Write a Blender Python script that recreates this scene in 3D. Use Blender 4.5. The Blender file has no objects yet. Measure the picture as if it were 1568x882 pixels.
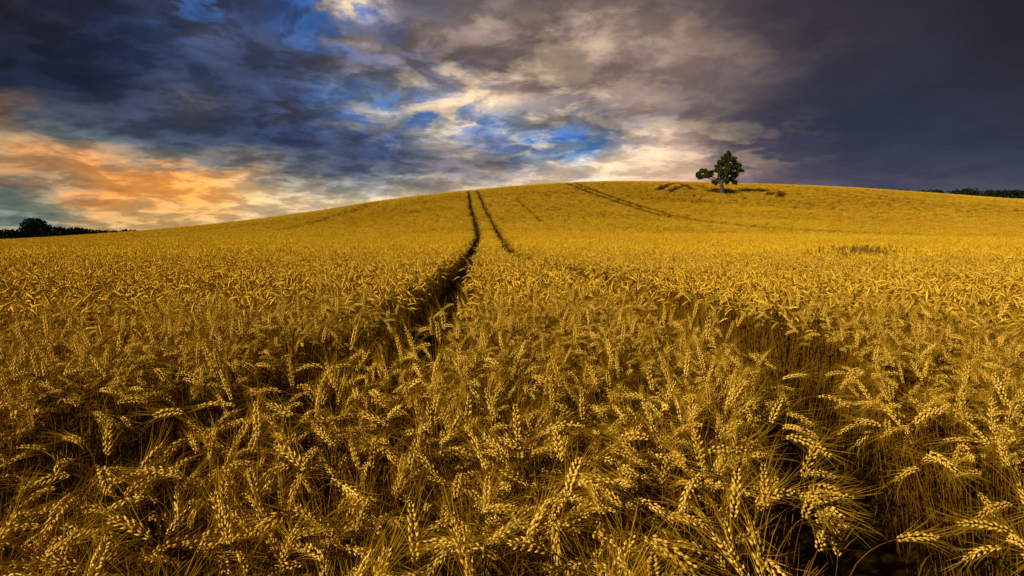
import bpy, math, random
import numpy as np
from mathutils import Vector, Matrix, Euler
rng = np.random.default_rng(7); random.seed(7)
scene = bpy.context.scene
scene.view_settings.view_transform = 'Standard'
scene.view_settings.look = 'None'
scene.view_settings.exposure = 0

# ------------------------------------------------------------ camera
EYE = 1.36; WH = 0.85; F = 871.0
PITCH = math.atan(76/871)
cam_d = bpy.data.cameras.new("camera"); cam = bpy.data.objects.new("camera", cam_d)
scene.collection.objects.link(cam)
cam_d.sensor_width = 36; cam_d.lens = 36*F/1568
cam_d.clip_start = 0.02; cam_d.clip_end = 9000
cam.location = (0, 0, EYE); cam.rotation_euler = (math.pi/2-PITCH, 0, 0)
scene.camera = cam

def pix_dir(px, py):
    x = (px-784)/F; u = (441-py)/F
    d = np.array([x, math.cos(PITCH)+u*math.sin(PITCH), -math.sin(PITCH)+u*math.cos(PITCH)])
    return d/np.linalg.norm(d)
def dir_pix(az, el):
    dx = math.sin(az)*math.cos(el); dy = math.cos(az)*math.cos(el); dz = math.sin(el)
    dep = dy*math.cos(PITCH)-dz*math.sin(PITCH); up = dy*math.sin(PITCH)+dz*math.cos(PITCH)
    return 784+F*dx/dep, 441-F*up/dep

# ------------------------------------------------------------ terrain shape
sil = [(0,368),(100,362),(200,355),(300,346),(400,335),(490,322),(580,307),(650,298),(718,291),(790,284),(860,279),(940,276.5),
       (1020,277),(1100,279),(1200,282),(1300,286),(1400,293),(1480,299),(1568,306)]
sa, st = [], []
for px, py in sil:
    d = pix_dir(px, py); sa.append(math.degrees(math.atan2(d[0], d[1]))); st.append(d[2]/math.hypot(d[0], d[1]))
sa = [-180, -90, -60]+sa+[60, 90, 180]; st = [0, -0.004, -0.006]+st+[0.03, 0.01, 0]
AZ = np.linspace(-180, 180, 1441)
tanel = np.interp(AZ, sa, st)
Dt = np.interp(AZ, [-180,-60,-42,-15,-4,5,15,25,42,60,180], [150,170,170,150,142,146,165,180,195,200,150])
k = np.exp(-0.5*(np.arange(-24,25)/6.0)**2); k /= k.sum()
def csm(a): return np.convolve(np.concatenate([a[-25:-1], a, a[1:25]]), k, 'same')[24:-24]
tanel = csm(tanel); Dt = csm(Dt)
Hc = (EYE-WH)+Dt*tanel
TT = np.linspace(0, 20, 4001)
PP = np.interp(TT, [0,.15,.25,.38,.55,.71,.85,1.0,1.1,1.25,1.5,2,2.6,20], [0,0,.018,.066,.22,.46,.74,1.0,1.075,1.08,.9,.35,0,0])
k2 = np.exp(-0.5*(np.arange(-12,13)/4.5)**2); k2 /= k2.sum()
PP = np.convolve(np.pad(PP, 12, 'edge'), k2, 'valid')
def ground(x, y):
    x = np.asarray(x, float); y = np.asarray(y, float)
    r = np.hypot(x, y); az = np.degrees(np.arctan2(x, y))
    D = np.interp(az, AZ, Dt); H = np.interp(az, AZ, Hc); t = r/D
    s = np.clip((t-1.2)/1.4, 0, 1); s = s*s*(3-2*s)
    return np.interp(t, TT, PP)*H-8*s
def hit(px, py, off=WH):
    d = pix_dir(px, py); h = math.hypot(d[0], d[1])
    rr = np.concatenate([np.linspace(.4, 20, 1500), np.linspace(20, 260, 4000)])
    z = EYE+rr*d[2]/h; g = ground(rr*d[0]/h, rr*d[1]/h)+off
    below = np.where(z <= g)[0]
    i = below[0] if len(below) else int(np.argmin(z-g))
    return rr[i]*d[0]/h, rr[i]*d[1]/h

# ------------------------------------------------------------ helpers
def new_mat(name):
    m = bpy.data.materials.new(name); m.use_nodes = True
    nt = m.node_tree; nt.nodes.clear(); return m, nt
def N(nt, t, **kw):
    n = nt.nodes.new(t)
    for a, v in kw.items(): setattr(n, a, v)
    return n
def math_n(nt, op, a, b=None, clamp=False):
    n = N(nt, 'ShaderNodeMath', operation=op, use_clamp=clamp)
    for i, v in enumerate((a, b)):
        if v is None: continue
        if isinstance(v, (int, float)): n.inputs[i].default_value = v
        else: nt.links.new(v, n.inputs[i])
    return n.outputs[0]
def s2l(c):
    c = np.asarray(c, float)/255
    return np.where(c <= .04045, c/12.92, ((c+.055)/1.055)**2.4)

def straw_mat(name, c1, c2, trans=0.0, island=.5, patch=0):
    m, nt = new_mat(name)
    oi = N(nt, 'ShaderNodeObjectInfo'); geo = N(nt, 'ShaderNodeNewGeometry')
    ramp = N(nt, 'ShaderNodeMix', data_type='RGBA')
    f = math_n(nt, 'ADD', math_n(nt, 'MULTIPLY', geo.outputs['Random Per Island'], island), math_n(nt, 'MULTIPLY', oi.outputs['Random'], 1-island))
    if patch:   # ripeness varies across the field
        nz = N(nt, 'ShaderNodeTexNoise'); nz.inputs['Scale'].default_value = .045; nz.inputs['Detail'].default_value = 3; nz.inputs['Roughness'].default_value = .65
        nt.links.new(oi.outputs['Location'], nz.inputs['Vector'])
        f = math_n(nt, 'ADD', f, math_n(nt, 'MULTIPLY', math_n(nt, 'SUBTRACT', nz.outputs['Fac'], .5), patch), True)
    nt.links.new(f, ramp.inputs['Factor'])
    ramp.inputs['A'].default_value = (*c1, 1); ramp.inputs['B'].default_value = (*c2, 1)
    p = N(nt, 'ShaderNodeBsdfDiffuse'); nt.links.new(ramp.outputs['Result'], p.inputs['Color'])
    o = p.outputs[0]
    if trans:
        tr = N(nt, 'ShaderNodeBsdfTranslucent'); nt.links.new(ramp.outputs['Result'], tr.inputs['Color'])
        mx = N(nt, 'ShaderNodeMixShader'); mx.inputs[0].default_value = trans
        nt.links.new(p.outputs[0], mx.inputs[1]); nt.links.new(tr.outputs[0], mx.inputs[2]); o = mx.outputs[0]
    out = N(nt, 'ShaderNodeOutputMaterial'); nt.links.new(o, out.inputs[0])
    return m
WM_A = [straw_mat("wheat_stalk", (.10,.046,.004), (.24,.115,.008)), straw_mat("wheat_ear", (.56,.34,.036), (.93,.65,.13), 0, .25),  # near stalks, awns and leaves darkened: foreground shade painted into their colour
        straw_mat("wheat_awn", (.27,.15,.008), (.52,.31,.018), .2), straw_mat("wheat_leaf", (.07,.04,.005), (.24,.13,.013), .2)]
WM_B = [straw_mat("wheat_stalk_mid", (.12,.057,.005), (.26,.13,.010)), straw_mat("wheat_ear_mid", (.48,.28,.022), (.93,.60,.065), 0, .4),  # stalks, awns, leaves darkened less, easing off the painted foreground shade
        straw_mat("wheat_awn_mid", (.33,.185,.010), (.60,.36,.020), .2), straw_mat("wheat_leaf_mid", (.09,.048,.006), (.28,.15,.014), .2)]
M_far = straw_mat("wheat_canopy", (.56,.305,.012), (.98,.66,.045), 0, .7, 1.0)

class MB:
    def __init__(s): s.v=[]; s.f=[]; s.m=[]
    def add(s, vs, fs, mi):
        o = len(s.v); s.v += [tuple(map(float, a)) for a in vs]; s.f += [tuple(i+o for i in f) for f in fs]; s.m += [mi]*len(fs)
    def mesh(s, name, mats, smooth=True):
        me = bpy.data.meshes.new(name); me.from_pydata(s.v, [], s.f)
        for m in mats: me.materials.append(m)
        me.polygons.foreach_set('material_index', s.m)
        if smooth: me.polygons.foreach_set('use_smooth', [True]*len(s.f))
        me.update(); return me
def unit(a):
    a = np.asarray(a, float); return a/(np.linalg.norm(a)+1e-12)
def tube(mb, pts, rads, n, mi):
    pts = [np.asarray(p, float) for p in pts]; vs = []; fs = []
    for i, p in enumerate(pts):
        t = unit(pts[min(i+1, len(pts)-1)]-pts[max(i-1, 0)])
        a = unit(np.cross(t, [0.13, 1, .07])); b = np.cross(t, a)
        for j in range(n):
            an = 2*math.pi*j/n; vs.append(p+rads[i]*(a*math.cos(an)+b*math.sin(an)))
    for i in range(len(pts)-1):
        for j in range(n):
            fs.append((i*n+j, i*n+(j+1)%n, (i+1)*n+(j+1)%n, (i+1)*n+j))
    mb.add(vs, fs, mi)
def ribbon(mb, pts, ws, side, mi):
    vs = []; fs = []
    for p, w in zip(pts, ws): vs += [p-side*w, p+side*w]
    for i in range(len(pts)-1): fs.append((2*i, 2*i+1, 2*i+3, 2*i+2))
    mb.add(vs, fs, mi)

def plant(mb, base=(0,0), detail=2, R=random, scale=1.0, awn_w=.00048):
    L = R.uniform(.67, .81)*scale
    phi = R.uniform(0, 2*math.pi); lean = R.uniform(.0, .18)
    nod = R.choice([R.uniform(.1,.8), R.uniform(.7,1.5), R.uniform(1.2,1.9), R.uniform(1.6,2.5)])
    earL = R.uniform(.066, .106)
    hd = np.array([math.cos(phi), math.sin(phi), 0]); up = np.array([0,0,1.])
    seg = {2:14, 1:6, 0:3}[detail]
    pts = [np.array([base[0], base[1], 0.])]; ang = lean
    bend_start = L-R.uniform(.06,.15)
    for i in range(seg):
        s0 = L*(1-(1-i/seg)**1.9); s1 = L*(1-(1-(i+1)/seg)**1.9); ds = s1-s0
        sm = (s0+s1)/2
        if sm > bend_start: ang = lean+nod*.75*(sm-bend_start)/(L-bend_start)
        pts.append(pts[-1]+ds*(hd*math.sin(ang)+up*math.cos(ang)))
    r0 = .0020 if detail == 2 else .0030
    if detail >= 1:
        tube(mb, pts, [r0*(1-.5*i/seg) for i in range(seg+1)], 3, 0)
    else:
        ribbon(mb, pts, [.004]*len(pts), unit([R.uniform(-1,1), R.uniform(-1,1), 0]), 0)
    nE = {2:12, 1:5, 0:2}[detail]
    ep = [pts[-1]]; ed = []
    for i in range(nE):
        a = lean+nod*.70+nod*.42*(i+1)/nE
        d = hd*math.sin(a)+up*math.cos(a); ed.append(d); ep.append(ep[-1]+d*earL/nE)
    lat = np.array([-math.sin(phi), math.cos(phi), 0.])
    tw = R.uniform(0, math.pi)
    if detail == 2:
        for i in range(nE):
            d = ed[i]; o = np.cross(d, lat)
            sd = lat*math.cos(tw)+o*math.sin(tw); fr = np.cross(d, sd)
            env = .65+.45*math.sin(math.pi*min(1, (i+1.5)/(nE+1)))
            sgn = 1 if i % 2 else -1
            for q, k_ in enumerate(((sgn, -.7), (sgn, .7), (-sgn*.55, .0+R.uniform(-.8,.8)))):
                off = sd*k_[0]*.0034*env+fr*k_[1]*.0031*env
                fd = unit(d+sd*k_[0]*.42+fr*k_[1]*.26)
                c = ep[i]+off; l = .0125*env*R.uniform(.9,1.15); w = .0026*env
                a = unit(np.cross(fd, fr)); b = np.cross(fd, a)
                vs = [c, c+fd*l*.38+a*w*1.15, c+fd*l*.38+b*w, c+fd*l*.38-a*w*1.15, c+fd*l*.38-b*w, c+fd*l]
                mb.add(vs, [(0,2,1),(0,3,2),(0,4,3),(0,1,4),(5,1,2),(5,2,3),(5,3,4),(5,4,1)], 1)
                if q == 2 and i % 2: continue
                al = R.uniform(.045, .09)*(1.0 if i < nE-2 else .8)
                ad = unit(d+(fd-d)*R.uniform(.5,1.3)+np.array([R.gauss(0,.08) for _ in range(3)]))
                p0 = c+fd*l*.85; p1 = p0+ad*al*.5; p2 = p1+unit(ad+(fd-d)*.35+up*R.uniform(-.15,.1))*al*.5
                ribbon(mb, [p0, p1, p2], [awn_w, awn_w*.85, awn_w*.25], unit(np.cross(ad, [R.uniform(-1,1) for _ in range(3)])), 2)
    elif detail == 1:
        tube(mb, ep, [.003, .0070, .0078, .0072, .0058, .0015], 4, 1)
        for i in range(7):
            j = R.randrange(1, nE); d = ed[j]
            ad = unit(d+np.array([R.gauss(0,.26) for _ in range(3)]))
            al = R.uniform(.045,.08)
            ribbon(mb, [ep[j], ep[j]+ad*al], [.0011, .0004], unit(np.cross(ad, [R.uniform(-1,1) for _ in range(3)])), 2)
    else:
        tube(mb, ep, [.006, .012, .003], 3, 1)
        for i in range(2):
            ad = unit(ed[0]+np.array([R.gauss(0,.3) for _ in range(3)]))
            ribbon(mb, [ep[1], ep[1]+ad*.10], [.003, .001], unit(np.cross(ad, [R.uniform(-1,1) for _ in range(3)])), 2)
    if detail >= 1:
        for q in range(R.choice([1,2,2,3]) if detail == 2 else 1):
            hz = R.uniform(.35,.85)*L; idx = min(range(len(pts)), key=lambda i: abs(pts[i][2]-hz))
            la = R.uniform(0, 2*math.pi); ld = np.array([math.cos(la), math.sin(la), 0]); ll = R.uniform(.10,.20)
            a0 = R.uniform(.2,.6); p = pts[idx].copy(); lp = [p]; n = 6 if detail == 2 else 3
            for i in range(n):
                a0 += R.uniform(.15,.75)*(6/n)*.8; p = p+ll/n*(ld*math.sin(a0)+up*math.cos(a0)); lp.append(p)
            sd = unit(np.cross(ld, up)+up*R.uniform(-.5,.5))
            ws = [.0035*math.sin(math.pi*(.25+.75*i/n))+.0003 for i in range(n+1)]
            ribbon(mb, lp, ws, sd, 3)

def make_coll(name, n, fn, mats):
    c = bpy.data.collections.new(name)
    for i in range(n):
        mb = MB(); fn(mb)
        c.objects.link(bpy.data.objects.new(f"{name}_{i:02d}", mb.mesh(f"{name}_{i:02d}", mats)))
    return c
R = random.Random(11)
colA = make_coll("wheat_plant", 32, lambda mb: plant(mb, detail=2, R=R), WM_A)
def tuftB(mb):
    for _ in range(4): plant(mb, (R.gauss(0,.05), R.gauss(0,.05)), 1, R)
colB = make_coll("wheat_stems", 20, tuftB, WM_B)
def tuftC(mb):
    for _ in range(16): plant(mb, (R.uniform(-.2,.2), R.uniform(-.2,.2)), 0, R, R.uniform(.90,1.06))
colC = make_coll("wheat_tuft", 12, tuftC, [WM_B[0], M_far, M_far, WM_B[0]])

def gn_instancer(name, pts, rot, scl, idx, coll):
    me = bpy.data.meshes.new(name); n = len(pts)
    me.vertices.add(n); me.vertices.foreach_set('co', pts.astype(np.float32).ravel())
    a = me.attributes.new('rot', 'FLOAT_VECTOR', 'POINT'); a.data.foreach_set('vector', rot.astype(np.float32).ravel())
    a = me.attributes.new('scl', 'FLOAT', 'POINT'); a.data.foreach_set('value', scl.astype(np.float32))
    a = me.attributes.new('idx', 'INT', 'POINT'); a.data.foreach_set('value', idx.astype(np.int32))
    me.update()
    ob = bpy.data.objects.new(name, me); scene.collection.objects.link(ob)
    ng = bpy.data.node_groups.new(name, 'GeometryNodeTree')
    ng.interface.new_socket('Geometry', in_out='INPUT', socket_type='NodeSocketGeometry')
    ng.interface.new_socket('Geometry', in_out='OUTPUT', socket_type='NodeSocketGeometry')
    gi = ng.nodes.new('NodeGroupInput'); go = ng.nodes.new('NodeGroupOutput')
    ci = ng.nodes.new('GeometryNodeCollectionInfo'); ci.inputs['Collection'].default_value = coll
    ci.inputs['Separate Children'].default_value = True; ci.inputs['Reset Children'].default_value = True
    ip = ng.nodes.new('GeometryNodeInstanceOnPoints'); ip.inputs['Pick Instance'].default_value = True
    def na(t, nm):
        x = ng.nodes.new('GeometryNodeInputNamedAttribute'); x.data_type = t; x.inputs['Name'].default_value = nm
        return [o for o in x.outputs if o.enabled and o.name == 'Attribute'][0]
    e2r = ng.nodes.new('FunctionNodeEulerToRotation')
    L = ng.links.new
    L(gi.outputs[0], ip.inputs['Points']); L(ci.outputs[0], ip.inputs['Instance'])
    L(na('FLOAT_VECTOR', 'rot'), e2r.inputs[0]); L(e2r.outputs[0], ip.inputs['Rotation'])
    L(na('FLOAT', 'scl'), ip.inputs['Scale']); L(na('INT', 'idx'), ip.inputs['Instance Index'])
    L(ip.outputs[0], go.inputs[0])
    md = ob.modifiers.new('scatter', 'NODES'); md.node_group = ng
    return ob

# ------------------------------------------------------------ tramlines (wheel tracks)
def world_line(pl): return np.array([hit(*p) for p in pl])
def smooth_line(P, n=12):
    P = np.asarray(P); out = []
    for i in range(len(P)-1):
        p0 = P[max(i-1,0)]; p1 = P[i]; p2 = P[i+1]; p3 = P[min(i+2, len(P)-1)]
        for t in np.linspace(0, 1, n, endpoint=False):
            out.append(.5*((2*p1)+(-p0+p2)*t+(2*p0-5*p1+4*p2-p3)*t*t+(-p0+3*p1-3*p2+p3)*t**3))
    out.append(P[-1]); return np.array(out)
def offset(P, d):
    t = np.gradient(P, axis=0); t /= np.linalg.norm(t, axis=1)[:,None]+1e-9
    return P+np.stack([t[:,1], -t[:,0]], 1)*d
lines = []
left = smooth_line(world_line([(717,292),(720,312),(726,335),(731,358),(722,378),(702,400),(685,424),(660,452),(620,482),(555,515),(470,545),(380,568),(200,600),(0,650)]), 8)
right = smooth_line(world_line([(730,292),(741,315),(753,338),(768,364),(788,387),(850,402),(930,416),(1010,440),(1110,470),(1200,510),(1275,565),(1350,640),(1440,760),(1510,870),(1550,930)]), 8)
def wv(P, near, midw, farw):
    r = np.hypot(P[:,0], P[:,1]); return np.interp(r, [1.3, 3.5, 8, 200], [near, midw, farw, farw])
lines += [(left, wv(left, .20, .36, .40)), (right, wv(right, .27, .34, .34))]
pair = smooth_line(world_line([(868,279),(905,292),(960,311),(1010,326),(1080,338),(1180,348),(1330,356),(1568,362)]), 6)
lines += [(offset(pair, 1.1), .6), (offset(pair, -1.1), .6)]
p2 = smooth_line(world_line([(575,309),(540,322),(490,336),(430,352)]), 6)
lines += [(offset(p2, 1.), .5), (offset(p2, -1.), .5)]
for pl, w in ([(1008,290),(1018,284),(1032,280.5),(1045,282),(1062,290)], .95), ([(1026,292),(1040,286),(1062,283),(1085,288)], .85), \
             ([(1176,298),(1186,294),(1197,296),(1193,300)], .9), ([(1130,288),(1160,288.5),(1190,291),(1198,296)], .6), \
             ([(1200,284),(1260,291),(1330,302),(1420,312),(1568,322)], .5), ([(1225,284),(1290,291),(1360,301),(1450,310),(1568,317)], .5), \
             ([(790,304),(815,325),(835,342)], .18), ([(1000,303),(1150,312),(1300,322),(1450,330)], .35):
    lines.append((smooth_line(world_line(pl), 6), w))
def keep_mask(P, extra=0.0):
    keep = np.ones(len(P), bool)
    for pts, w in lines:
        w = np.broadcast_to(np.asarray(w, float), (len(pts),))+extra; wm = w.max(); lo = pts.min(0)-wm-.1; hi = pts.max(0)+wm+.1
        c = np.where(keep & (P[:,0]>lo[0]) & (P[:,0]<hi[0]) & (P[:,1]>lo[1]) & (P[:,1]<hi[1]))[0]
        if not len(c): continue
        Q = P[c]; dm = np.full(len(Q), 1e9)
        for i, (a, b) in enumerate(zip(pts[:-1], pts[1:])):
            ab = b-a; t = np.clip(((Q-a)@ab)/(ab@ab+1e-9), 0, 1)
            dm = np.minimum(dm, np.linalg.norm(Q-a-t[:,None]*ab, axis=1)-(w[i]+(w[i+1]-w[i])*t))
        keep[c[dm < 0]] = False
    return keep
TREE = np.array(hit(1105, 293, WH))
def sector(r0, r1, dens, amax):
    n = int(dens*.5*(r1*r1-r0*r0)*2*math.radians(amax))
    r = np.sqrt(rng.uniform(r0*r0, r1*r1, n)); a = rng.uniform(-math.radians(amax), math.radians(amax), n)
    return np.stack([r*np.sin(a), r*np.cos(a)], 1)
def fade(P, a, b, inv=False):
    r = np.hypot(P[:,0], P[:,1]); p = np.clip((r-a)/(b-a), 0, 1); p = 1-p if inv else p
    return P[rng.uniform(size=len(P)) < p]
def hvar(P):
    x, y = P[:,0], P[:,1]
    return (np.sin(x*1.7+y*.9)+np.sin(x*.6-y*1.3+1)+np.sin(x*3.1+2*np.sin(y*2.3))+np.sin(y*4.1+x*.7))*.25
wheat = bpy.data.objects.new("wheat_field", None); scene.collection.objects.link(wheat)
def tier(name, P, coll, nvar, extra, tilt, sc, lod=.09):
    P = P[keep_mask(P, extra)]
    P = P[np.hypot((P[:,0]-TREE[0])/3.9, (P[:,1]-TREE[1])/3.9) > 1]
    z = ground(P[:,0], P[:,1]); n = len(P); x, y = P[:,0], P[:,1]
    # wind-combed lean shared by neighbouring plants
    tx = rng.normal(0, tilt, n)+lod*np.sin(x*1.9+1.3*np.sin(y*1.4)+.5); ty = rng.normal(0, tilt, n)+lod*np.sin(y*2.2+1.1*np.sin(x*1.7))+.03
    a = rng.uniform(0, 2*math.pi, n)
    cx, sx_, cy, sy_, ca, sa_ = np.cos(tx), np.sin(tx), np.cos(ty), np.sin(ty), np.cos(a), np.sin(a)
    m00 = cy*ca; m10 = sx_*sy_*ca+cx*sa_; m20 = -cx*sy_*ca+sx_*sa_
    m21 = cx*sy_*sa_+sx_*ca; m22 = cx*cy
    rot = np.stack([np.arctan2(m21, m22), -np.arcsin(np.clip(m20, -1, 1)), np.arctan2(m10, m00)], 1)
    scl = sc*(1+.06*hvar(P)+rng.normal(0, .05, n))
    ob = gn_instancer(name, np.column_stack([P, z]), rot, scl, rng.integers(0, nvar, n), coll); ob.parent = wheat
    print(name, n)
A = fade(sector(.0, 6.0, 330, 64), 4.2, 6.0, True)
A = A[rng.uniform(size=len(A)) < np.clip(.92+.28*np.sin(A[:,0]*5.1+2*np.sin(A[:,1]*3.7))*np.sin(A[:,1]*4.3+1.7*np.sin(A[:,0]*2.9)), 0, 1)]
back = rng.uniform([-2,-.8],[2,.6],(1700,2)); back = back[np.abs(np.degrees(np.arctan2(back[:,0], back[:,1])))>64]
A = np.vstack([A, back])
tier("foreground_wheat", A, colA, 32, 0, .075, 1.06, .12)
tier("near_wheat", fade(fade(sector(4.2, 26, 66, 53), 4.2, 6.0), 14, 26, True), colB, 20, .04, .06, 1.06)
tier("middle_wheat", fade(sector(14, 60, 12, 49), 14, 26), colC, 12, .14, .04, 1.07, .05)
tier("hill_wheat", sector(60, 120, 6.0, 47), colC, 12, .08, .04, 1.08, .0)
far = sector(120, 235, 4.0, 46)
azf = np.degrees(np.arctan2(far[:,0], far[:,1])); far = far[np.hypot(far[:,0], far[:,1]) < 1.10*np.interp(azf, AZ, Dt)]
tier("crest_wheat", far, colC, 12, .08, .04, 1.1, .0)

# ------------------------------------------------------------ terrain mesh
rr = np.concatenate([np.linspace(.3, 10, 20), np.linspace(11, 60, 50)[0:], np.linspace(62, 450, 195), np.geomspace(470, 7000, 20)])
na = 360; aa = np.linspace(0, 2*math.pi, na, endpoint=False)
Rg, Ag = np.meshgrid(rr, aa, indexing='ij'); X = Rg*np.sin(Ag); Y = Rg*np.cos(Ag); Z = ground(X, Y)
V = [(0,0,0)]+list(zip(X.ravel().tolist(), Y.ravel().tolist(), Z.ravel().tolist()))
Fc = [(0, 1+(j+1)%na, 1+j) for j in range(na)]
for i in range(len(rr)-1):
    for j in range(na):
        a = 1+i*na+j; b = 1+i*na+(j+1)%na; Fc.append((a, b, b+na, a+na))
gm, nt = new_mat("soil_and_stubble")
geo = N(nt, 'ShaderNodeNewGeometry'); n1 = N(nt, 'ShaderNodeTexNoise'); n1.inputs['Scale'].default_value = 9; n1.inputs['Detail'].default_value = 5
nt.links.new(geo.outputs['Position'], n1.inputs['Vector'])
ra = N(nt, 'ShaderNodeValToRGB'); ra.color_ramp.elements[0].position = .35; ra.color_ramp.elements[0].color = (.02,.012,.005,1)
ra.color_ramp.elements[1].position = .68; ra.color_ramp.elements[1].color = (.09,.05,.012,1)
nt.links.new(n1.outputs['Fac'], ra.inputs[0])
pb = N(nt, 'ShaderNodeBsdfDiffuse')
nt.links.new(ra.outputs[0], pb.inputs['Color'])
out = N(nt, 'ShaderNodeOutputMaterial'); nt.links.new(pb.outputs[0], out.inputs[0])
me = bpy.data.meshes.new("ground"); me.from_pydata(V, [], Fc); me.materials.append(gm)
me.polygons.foreach_set('use_smooth', [True]*len(Fc)); me.update()
scene.collection.objects.link(bpy.data.objects.new("ground", me))

# ------------------------------------------------------------ trees
def leaf_mat(name, c1, c2):
    m, nt = new_mat(name); geo = N(nt, 'ShaderNodeNewGeometry')
    mx = N(nt, 'ShaderNodeMix', data_type='RGBA'); nt.links.new(geo.outputs['Random Per Island'], mx.inputs['Factor'])
    mx.inputs['A'].default_value = (*c1, 1); mx.inputs['B'].default_value = (*c2, 1)
    p = N(nt, 'ShaderNodeBsdfDiffuse'); nt.links.new(mx.outputs['Result'], p.inputs['Color'])
    t = N(nt, 'ShaderNodeBsdfTranslucent'); nt.links.new(mx.outputs['Result'], t.inputs['Color'])
    ms = N(nt, 'ShaderNodeMixShader'); ms.inputs[0].default_value = .15
    nt.links.new(p.outputs[0], ms.inputs[1]); nt.links.new(t.outputs[0], ms.inputs[2])
    o = N(nt, 'ShaderNodeOutputMaterial'); nt.links.new(ms.outputs[0], o.inputs[0]); return m
M_oak = leaf_mat("oak_leaves", (.016,.030,.006), (.08,.10,.016))
M_dark = leaf_mat("dark_leaves", (.008,.015,.006), (.022,.034,.012))
M_bark, nt = new_mat("bark")
n1 = N(nt, 'ShaderNodeTexNoise'); n1.inputs['Scale'].default_value = 6
mx = N(nt, 'ShaderNodeMix', data_type='RGBA'); mx.inputs['A'].default_value = (.03,.022,.015,1); mx.inputs['B'].default_value = (.08,.06,.04,1)
nt.links.new(n1.outputs['Fac'], mx.inputs['Factor']); p = N(nt, 'ShaderNodeBsdfPrincipled'); p.inputs['Roughness'].default_value = .9
nt.links.new(mx.outputs['Result'], p.inputs['Base Color']); o = N(nt, 'ShaderNodeOutputMaterial'); nt.links.new(p.outputs[0], o.inputs[0])

def leaves(mb, c, rad, n, size, mi, squash=.85):
    for _ in range(n):
        v = rng.normal(size=3); v /= np.linalg.norm(v); v *= rng.uniform(.25, 1)**.45
        p = c+v*rad*np.array([1,1,squash])
        a = unit(rng.normal(size=3)); b = unit(np.cross(a, rng.normal(size=3))); s = size*rng.uniform(.6, 1.3)
        mb.add([p-a*s, p-b*s*.6, p+a*s, p+b*s*.6], [(0,1,2,3)], mi)
dist = float(np.hypot(*TREE)); base = np.array([TREE[0], TREE[1], float(ground(*TREE))])
sc = dist/F*1.12
rt = unit([TREE[1], -TREE[0], 0]); fw = unit([TREE[0], TREE[1], 0])
def tp(px, py, dp=0.):
    return base+rt*(px-1105)*sc+np.array([0,0,1])*((296-py)*sc)+fw*dp
mb = MB()
tube(mb, [tp(1105,300), tp(1105.3,290), tp(1104.5,284), tp(1106,276), tp(1109,264), tp(1111,252)], [.62,.48,.42,.32,.2,.07], 8, 0)
for ex, ey, dp in ((1083,270,-.3),(1122,262,.8),(1098,260,-.9),(1120,276,-.6),(1095,279,.7),(1105,262,1.5),(1112,266,-1.6),(1127,270,.2),(1076,268,.4)):
    s = tp(1105+rng.uniform(-.5,1), 282-rng.uniform(0,6)); en = tp(ex, ey, dp)
    mid = (s+en)/2+np.array([0,0,.25])+rng.normal(0,.15,3)
    tube(mb, [s, mid, en], [.17,.11,.04], 5, 0)
    for _ in range(4):
        tube(mb, [mid*.4+en*.6, en+rng.normal(0,.9,3)], [.05,.02], 3, 0)
lobes = [(1110,249,0,8),(1104,255,1.0,7),(1117,253,-.8,6.5),(1123,260,.6,7),(1112,261,-1.4,7.5),(1100,262,1.0,7),(1125,266,-.3,5.5),(1118,271,1.2,7),
         (1105,270,-1.3,7.5),(1112,278,0,6.5),(1119,280,.4,4.5),(1102,277,1.4,6),(1083,266,0,7.5),(1077,269,.8,5.5),(1087,272,-.8,6),(1092,268,.9,5.5),(1079,273,-.2,4.5),(1096,280,.3,4.5),(1111,245,.3,5),(1113,267,1.5,7),(1108,256,-1,7)]
for px, py, dp, rd in lobes:
    c = tp(px, py, dp)
    for _ in range(10):
        v = rng.normal(size=3); v = v/np.linalg.norm(v)*rd*sc*rng.uniform(.3,.78)
        leaves(mb, c+v*np.array([1,1,.85]), rd*sc*.38, 64, .20, 1)
tree = bpy.data.objects.new("oak_tree", mb.mesh("oak_tree", [M_bark, M_oak], False)); scene.collection.objects.link(tree)

mb = MB()
for _ in range(2600):
    a = rng.uniform(0, 6.283); q = math.sqrt(rng.uniform(0,1))*4.2
    x = TREE[0]+q*math.cos(a); y = TREE[1]+q*math.sin(a); z = float(ground(x, y))
    h = rng.uniform(.3,.95)*(1.15-.3*q/4.2); l = rng.normal(0,.15,2); w = rng.uniform(.03,.07); an = rng.uniform(0,3.14)
    dx, dy = math.cos(an)*w, math.sin(an)*w
    mb.add([(x-dx,y-dy,z),(x+dx,y+dy,z),(x+l[0],y+l[1],z+h)], [(0,1,2)], 0)
M_grass = leaf_mat("rough_grass", (.03,.03,.008), (.09,.07,.018))
scene.collection.objects.link(bpy.data.objects.new("grass_patch", mb.mesh("grass_patch", [M_grass], False)))

def tree_row(name, outline, dist, mat, leaf=.45, step=3.0):
    mb = MB(); xs = [o[0] for o in outline]; ys = [o[1] for o in outline]
    px = xs[0]
    while px <= xs[-1]:
        py = float(np.interp(px, xs, ys)); d = pix_dir(px, py); h = math.hypot(d[0], d[1])
        dd = dist*rng.uniform(.95, 1.05); x, y = d[0]/h*dd, d[1]/h*dd; top = EYE+dd*d[2]/h; g = float(ground(x, y))
        rad = rng.uniform(1.6, 2.9)
        H = max(top-g, 2)
        tube(mb, [(x,y,g-.3),(x,y,g+H*.35),(x+rng.normal(0,.3),y,g+H*.7)], [.35,.25,.08], 5, 0)
        z = top-rad*.8
        while z > g+.5:
            leaves(mb, np.array([x+rng.normal(0,.8), y+rng.normal(0,1.2), z]), rad, 90, leaf, 1)
            z -= rad*1.0; rad = min(rad*1.08, 3.0)
        px += step*rng.uniform(.7,1.2)
    ob = bpy.data.objects.new(name, mb.mesh(name, [M_bark, mat], False)); scene.collection.objects.link(ob)
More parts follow.
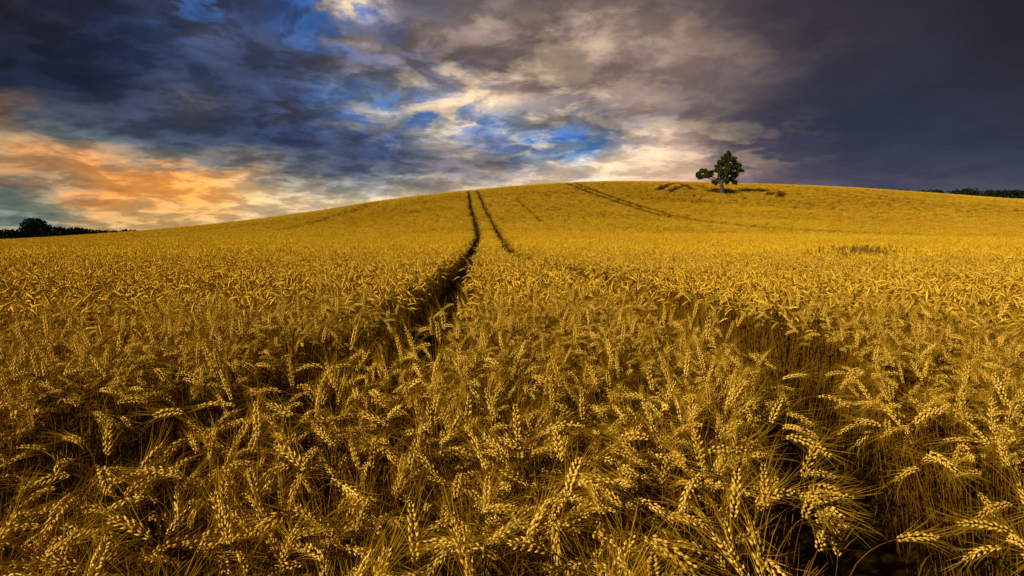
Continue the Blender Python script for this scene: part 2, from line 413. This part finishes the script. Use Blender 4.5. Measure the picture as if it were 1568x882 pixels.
tree_row("distant_tree_row", [(-90,350),(-40,356),(0,352),(12,351),(30,355),(37,344),(42,336),(52,333),(60,336),(65,346),(80,346),(95,350),(110,348),(130,350),(150,353),(165,353),(180,354),(190,351),(205,353),(212,358)], 300, M_dark, .5)
for ol in ([(1377,291),(1384,290)], [(1415,295),(1424,290.5),(1438,290.5),(1446,296)], [(1461,294),(1470,290),(1486,288),(1498,296)], [(1507,295),(1516,290),(1530,293),(1550,290),(1575,293),(1620,295),(1700,299)]):
    tree_row("hilltop_hedgerow_trees", ol, 262, M_dark, .4, 2.6)

mb = MB()
for _ in range(240):
    px = rng.normal(1315, 32); py = 387+rng.normal(0,3); x, y = hit(px, py)
    z = float(ground(x, y)); h = .85+rng.uniform(.05,.24)
    tx, ty = rng.normal(0,.06,2)
    tube(mb, [(x,y,z),(x+tx,y+ty,z+h)], [.008,.006], 3, 0)
    for _ in range(7):
        f = rng.uniform(.65,1); p = np.array([x+tx*f, y+ty*f, z+h*f]); d = unit([rng.normal(), rng.normal(), 1.4])
        ribbon(mb, [p, p+d*.10], [.014,.003], unit(rng.normal(size=3)), 1)
M_weed = leaf_mat("dry_weed", (.13,.07,.014), (.26,.15,.025))
scene.collection.objects.link(bpy.data.objects.new("dock_weeds", mb.mesh("dock_weeds", [M_weed, M_weed], False)))

# ------------------------------------------------------------ sky
rows = [
 (10, [(0,30,30,42),(150,38,40,58),(300,42,46,70),(370,58,66,96),(420,40,72,135),(460,38,70,140),(500,62,78,115),(550,150,142,140),(590,140,132,132),(620,70,80,110),(650,75,82,108),(750,95,85,90),(850,115,98,95),(950,105,90,85),(1050,85,72,75),(1150,62,55,62),(1300,48,44,55),(1568,35,32,42)]),
 (50, [(0,26,29,43),(150,32,36,57),(260,45,54,80),(310,78,84,104),(380,70,80,110),(450,58,78,120),(520,85,85,100),(600,90,88,102),(650,120,105,100),(700,150,128,115),(760,130,112,105),(850,122,102,97),(900,152,130,118),(1000,138,117,105),(1100,112,93,88),(1170,86,74,76),(1250,55,48,58),(1400,42,40,52),(1568,36,34,44)]),
 (100, [(0,23,27,41),(100,26,31,50),(200,33,43,70),(300,43,56,90),(400,46,51,74),(500,55,58,75),(600,80,76,85),(700,112,96,92),(750,96,83,82),(850,132,112,100),(950,120,102,96),(1050,142,119,108),(1130,130,108,100),(1180,85,72,76),(1250,50,47,60),(1400,40,42,56),(1568,38,38,50)]),
 (150, [(0,28,34,53),(100,28,35,56),(200,40,47,70),(270,86,84,90),(310,70,74,86),(350,50,57,80),(450,48,54,80),(500,105,120,145),(560,95,122,160),(620,135,142,152),(700,205,182,152),(750,230,200,164),(800,165,142,128),(870,105,95,96),(950,155,132,120),(1050,122,106,100),(1120,85,75,80),(1200,50,50,64),(1350,40,44,60),(1568,40,40,54)]),
 (185, [(0,205,138,72),(40,160,114,78),(80,75,80,88),(120,75,85,95),(200,56,64,84),(300,43,50,74),(450,46,52,78),(540,62,84,120),(600,100,132,175),(650,155,155,154),(720,118,140,170),(780,132,145,160),(850,120,115,115),(920,105,102,115),(1000,120,105,105),(1080,95,82,84),(1150,55,52,66),(1300,42,46,64),(1568,42,44,60)]),
 (215, [(0,100,115,115),(100,112,122,115),(200,95,105,110),(280,60,70,90),(400,44,54,82),(500,48,56,84),(580,56,63,88),(620,100,108,128),(660,175,168,155),(720,170,158,150),(780,85,122,162),(860,62,114,172),(900,86,128,170),(950,190,166,146),(1020,195,165,146),(1080,122,103,98),(1130,65,60,72),(1250,44,50,70),(1568,44,48,66)]),
 (245, [(0,228,142,70),(50,244,152,72),(120,232,146,72),(180,185,140,100),(260,95,106,110),(350,66,82,100),(450,52,62,88),(550,60,68,92),(620,80,84,102),(700,88,85,98),(800,95,92,105),(860,155,155,158),(900,125,158,178),(950,218,188,158),(1030,220,182,152),(1100,130,105,105),(1160,70,62,78),(1300,50,54,74),(1568,50,54,72)]),
 (275, [(0,140,118,92),(60,135,126,110),(120,228,146,74),(200,250,162,72),(300,252,172,82),(380,230,172,108),(450,145,142,130),(550,94,104,116),(620,88,96,115),(700,118,110,115),(770,208,186,158),(850,220,193,160),(950,238,200,164),(1050,210,167,142),(1130,110,90,100),(1250,62,58,76),(1400,60,60,80),(1568,58,62,80)]),
 (300, [(0,80,104,106),(80,130,124,106),(150,230,146,74),(250,250,162,72),(330,240,170,88),(400,218,184,135),(500,228,206,164),(600,238,216,170),(700,236,206,164),(900,228,192,160),(1050,196,157,140),(1150,120,105,115),(1300,75,70,88),(1568,75,78,95)]),
 (330, [(0,88,112,110),(80,125,130,112),(150,190,150,102),(250,218,166,96),(400,212,176,130),(600,220,196,152),(900,210,185,155),(1150,130,110,115),(1568,80,85,98)]),
 (362, [(0,165,150,118),(150,195,164,112),(300,205,166,112),(600,195,180,150),(1000,190,165,145),(1568,90,90,100)])]
def tab(px, py):
    px = min(max(px, 0), 1568); ysr = [r[0] for r in rows]; cs = []
    for _, r in rows:
        xs = [a[0] for a in r]; cs.append([np.interp(px, xs, [a[c] for a in r]) for c in (1,2,3)])
    cs = np.array(cs); return np.array([np.interp(py, ysr, cs[:,c]) for c in range(3)])
W = bpy.data.worlds.new("World"); scene.world = W; W.use_nodes = True; nt = W.node_tree; nt.nodes.clear()
try: W.cycles.sampling_method = 'NONE'
except Exception as ex_: print(ex_)
tc = N(nt, 'ShaderNodeTexCoord'); sep = N(nt, 'ShaderNodeSeparateXYZ'); nt.links.new(tc.outputs['Generated'], sep.inputs[0])
sx, sy, sz = sep.outputs
az = math_n(nt, 'MULTIPLY', math_n(nt, 'ARCTAN2', sx, sy), 180/math.pi)
el = math_n(nt, 'MULTIPLY', math_n(nt, 'ARCSINE', sz), 180/math.pi)
den = math_n(nt, 'ADD', math_n(nt, 'MAXIMUM', sz, 0.0), .21)
qx = math_n(nt, 'DIVIDE', sx, den); qy = math_n(nt, 'DIVIDE', sy, den)
cmb = N(nt, 'ShaderNodeCombineXYZ'); nt.links.new(qx, cmb.inputs[0]); nt.links.new(qy, cmb.inputs[1])
cmb.inputs[2].default_value = 4.37
def noise(vec, scale, detail=6, rough=.55, dist=0.):
    n = N(nt, 'ShaderNodeTexNoise'); n.inputs['Scale'].default_value = scale; n.inputs['Detail'].default_value = detail
    n.inputs['Roughness'].default_value = rough; n.inputs['Distortion'].default_value = dist
    nt.links.new(vec, n.inputs['Vector']); return n
w1 = noise(cmb.outputs[0], 2.6, 7, .63)
ws = N(nt, 'ShaderNodeSeparateColor'); nt.links.new(w1.outputs['Color'], ws.inputs[0])
az2 = math_n(nt, 'ADD', az, math_n(nt, 'MULTIPLY', math_n(nt, 'SUBTRACT', ws.outputs[0], .5), 12.))
el2 = math_n(nt, 'ADD', el, math_n(nt, 'MULTIPLY', math_n(nt, 'SUBTRACT', ws.outputs[1], .5), 6.))
AM = 44.
u = math_n(nt, 'ADD', math_n(nt, 'MULTIPLY', az2, 1/(2*AM)), .5, True)
els = [-1.5,.5,2,3.5,5,6.5,8,9.5,11.5,14,16.5,19,22.5]
cur = None
for j, e in enumerate(els):
    rp = N(nt, 'ShaderNodeValToRGB'); cr = rp.color_ramp; cr.interpolation = 'LINEAR'; nS = 32
    while len(cr.elements) < nS: cr.elements.new(.5)
    for i in range(nS): cr.elements[i].position = i/(nS-1)
    for i in range(nS):
        f = i/(nS-1); px, py = dir_pix(math.radians((f-.5)*2*AM), math.radians(e))
        cr.elements[i].color = (*s2l(tab(px, py)), 1)
    nt.links.new(u, rp.inputs[0])
    if cur is None: cur = rp.outputs[0]
    else:
        fac = math_n(nt, 'DIVIDE', math_n(nt, 'SUBTRACT', el2, els[j-1]), e-els[j-1], True)
        m = N(nt, 'ShaderNodeMix', data_type='RGBA'); nt.links.new(fac, m.inputs['Factor']); nt.links.new(cur, m.inputs['A']); nt.links.new(rp.outputs[0], m.inputs['B']); cur = m.outputs['Result']
d1 = noise(cmb.outputs[0], 4.6, 8, .60, .25)
ds = N(nt, 'ShaderNodeSeparateColor'); nt.links.new(d1.outputs['Color'], ds.inputs[0])
def blob(px, py, sa_, se_):
    d = pix_dir(px, py); a0 = math.degrees(math.atan2(d[0], d[1])); e0 = math.degrees(math.asin(d[2]))
    ua = math_n(nt, 'POWER', math_n(nt, 'ABSOLUTE', math_n(nt, 'DIVIDE', math_n(nt, 'SUBTRACT', az2, a0), sa_)), 2)
    ue = math_n(nt, 'POWER', math_n(nt, 'ABSOLUTE', math_n(nt, 'DIVIDE', math_n(nt, 'SUBTRACT', el2, e0), se_)), 2)
    return math_n(nt, 'POWER', 2.718, math_n(nt, 'MULTIPLY', math_n(nt, 'ADD', ua, ue), -1.))
def sstep(v, a, b):
    r = N(nt, 'ShaderNodeMapRange', interpolation_type='SMOOTHSTEP'); nt.links.new(v, r.inputs['Value'])
    r.inputs['From Min'].default_value = a; r.inputs['From Max'].default_value = b; return r.outputs[0]
def mixc(a, col, f):
    m = N(nt, 'ShaderNodeMix', data_type='RGBA'); nt.links.new(f, m.inputs['Factor']); nt.links.new(a, m.inputs['A']); m.inputs['B'].default_value = (*s2l(col), 1); return m.outputs['Result']
open_ = math_n(nt, 'ADD', math_n(nt, 'ADD', blob(625, 170, 9, 2.6), blob(840, 220, 7, 2.0)), blob(450, 14, 10, 3.4), True)
puff = math_n(nt, 'ADD', math_n(nt, 'ADD', blob(710, 160, 9, 3.0), blob(565, 15, 4, 1.8)), math_n(nt, 'ADD', blob(950, 240, 9, 2.8), math_n(nt, 'MULTIPLY', blob(880, 80, 12, 4.5), .3)), True)
cur = mixc(cur, (240,210,170), math_n(nt, 'MULTIPLY', sstep(ds.outputs[1], .46, .58), math_n(nt, 'MULTIPLY', puff, .8)))
cur = mixc(cur, (58,106,176), math_n(nt, 'MULTIPLY', sstep(ds.outputs[0], .49, .545), math_n(nt, 'MULTIPLY', open_, .85)))
amp = N(nt, 'ShaderNodeMapRange'); nt.links.new(az, amp.inputs['Value'])
amp.inputs['From Min'].default_value = 8; amp.inputs['From Max'].default_value = 24; amp.inputs['To Min'].default_value = 1; amp.inputs['To Max'].default_value = .18
ex = math_n(nt, 'ADD', math_n(nt, 'MULTIPLY', math_n(nt, 'SUBTRACT', ds.outputs[2], .5), 2.3), math_n(nt, 'MULTIPLY', math_n(nt, 'SUBTRACT', sstep(ds.outputs[2], .46, .56), .4), .32))
ex = math_n(nt, 'MULTIPLY', ex, amp.outputs[0])
gain = math_n(nt, 'MULTIPLY', math_n(nt, 'POWER', 2.5, ex), 1.04)
vm = N(nt, 'ShaderNodeVectorMath', operation='SCALE'); nt.links.new(cur, vm.inputs[0]); nt.links.new(gain, vm.inputs['Scale'])
SUN_AZ = -125; SUN_EL = 25
sky = N(nt, 'ShaderNodeTexSky', sky_type='NISHITA'); sky.sun_disc = False
sky.sun_elevation = math.radians(SUN_EL); sky.sun_rotation = math.radians(SUN_AZ)
bg1 = N(nt, 'ShaderNodeBackground'); nt.links.new(sky.outputs[0], bg1.inputs[0]); bg1.inputs[1].default_value = .05
bg2 = N(nt, 'ShaderNodeBackground'); nt.links.new(vm.outputs[0], bg2.inputs[0]); bg2.inputs[1].default_value = 1.0
mx = N(nt, 'ShaderNodeMixShader'); mx.inputs[0].default_value = .97
nt.links.new(bg1.outputs[0], mx.inputs[1]); nt.links.new(bg2.outputs[0], mx.inputs[2])
wo = N(nt, 'ShaderNodeOutputWorld'); nt.links.new(mx.outputs[0], wo.inputs[0])

# ------------------------------------------------------------ sun
sl = bpy.data.lights.new("sun", 'SUN'); sl.energy = 5.0; sl.angle = math.radians(.5); sl.color = (1, .83, .55)
so = bpy.data.objects.new("sun", sl); scene.collection.objects.link(so)
a, e = math.radians(SUN_AZ), math.radians(SUN_EL)
so.rotation_euler = Vector((math.sin(a)*math.cos(e), math.cos(a)*math.cos(e), math.sin(e))).to_track_quat('Z', 'Y').to_euler()
so.location = (-30, -12, 25)
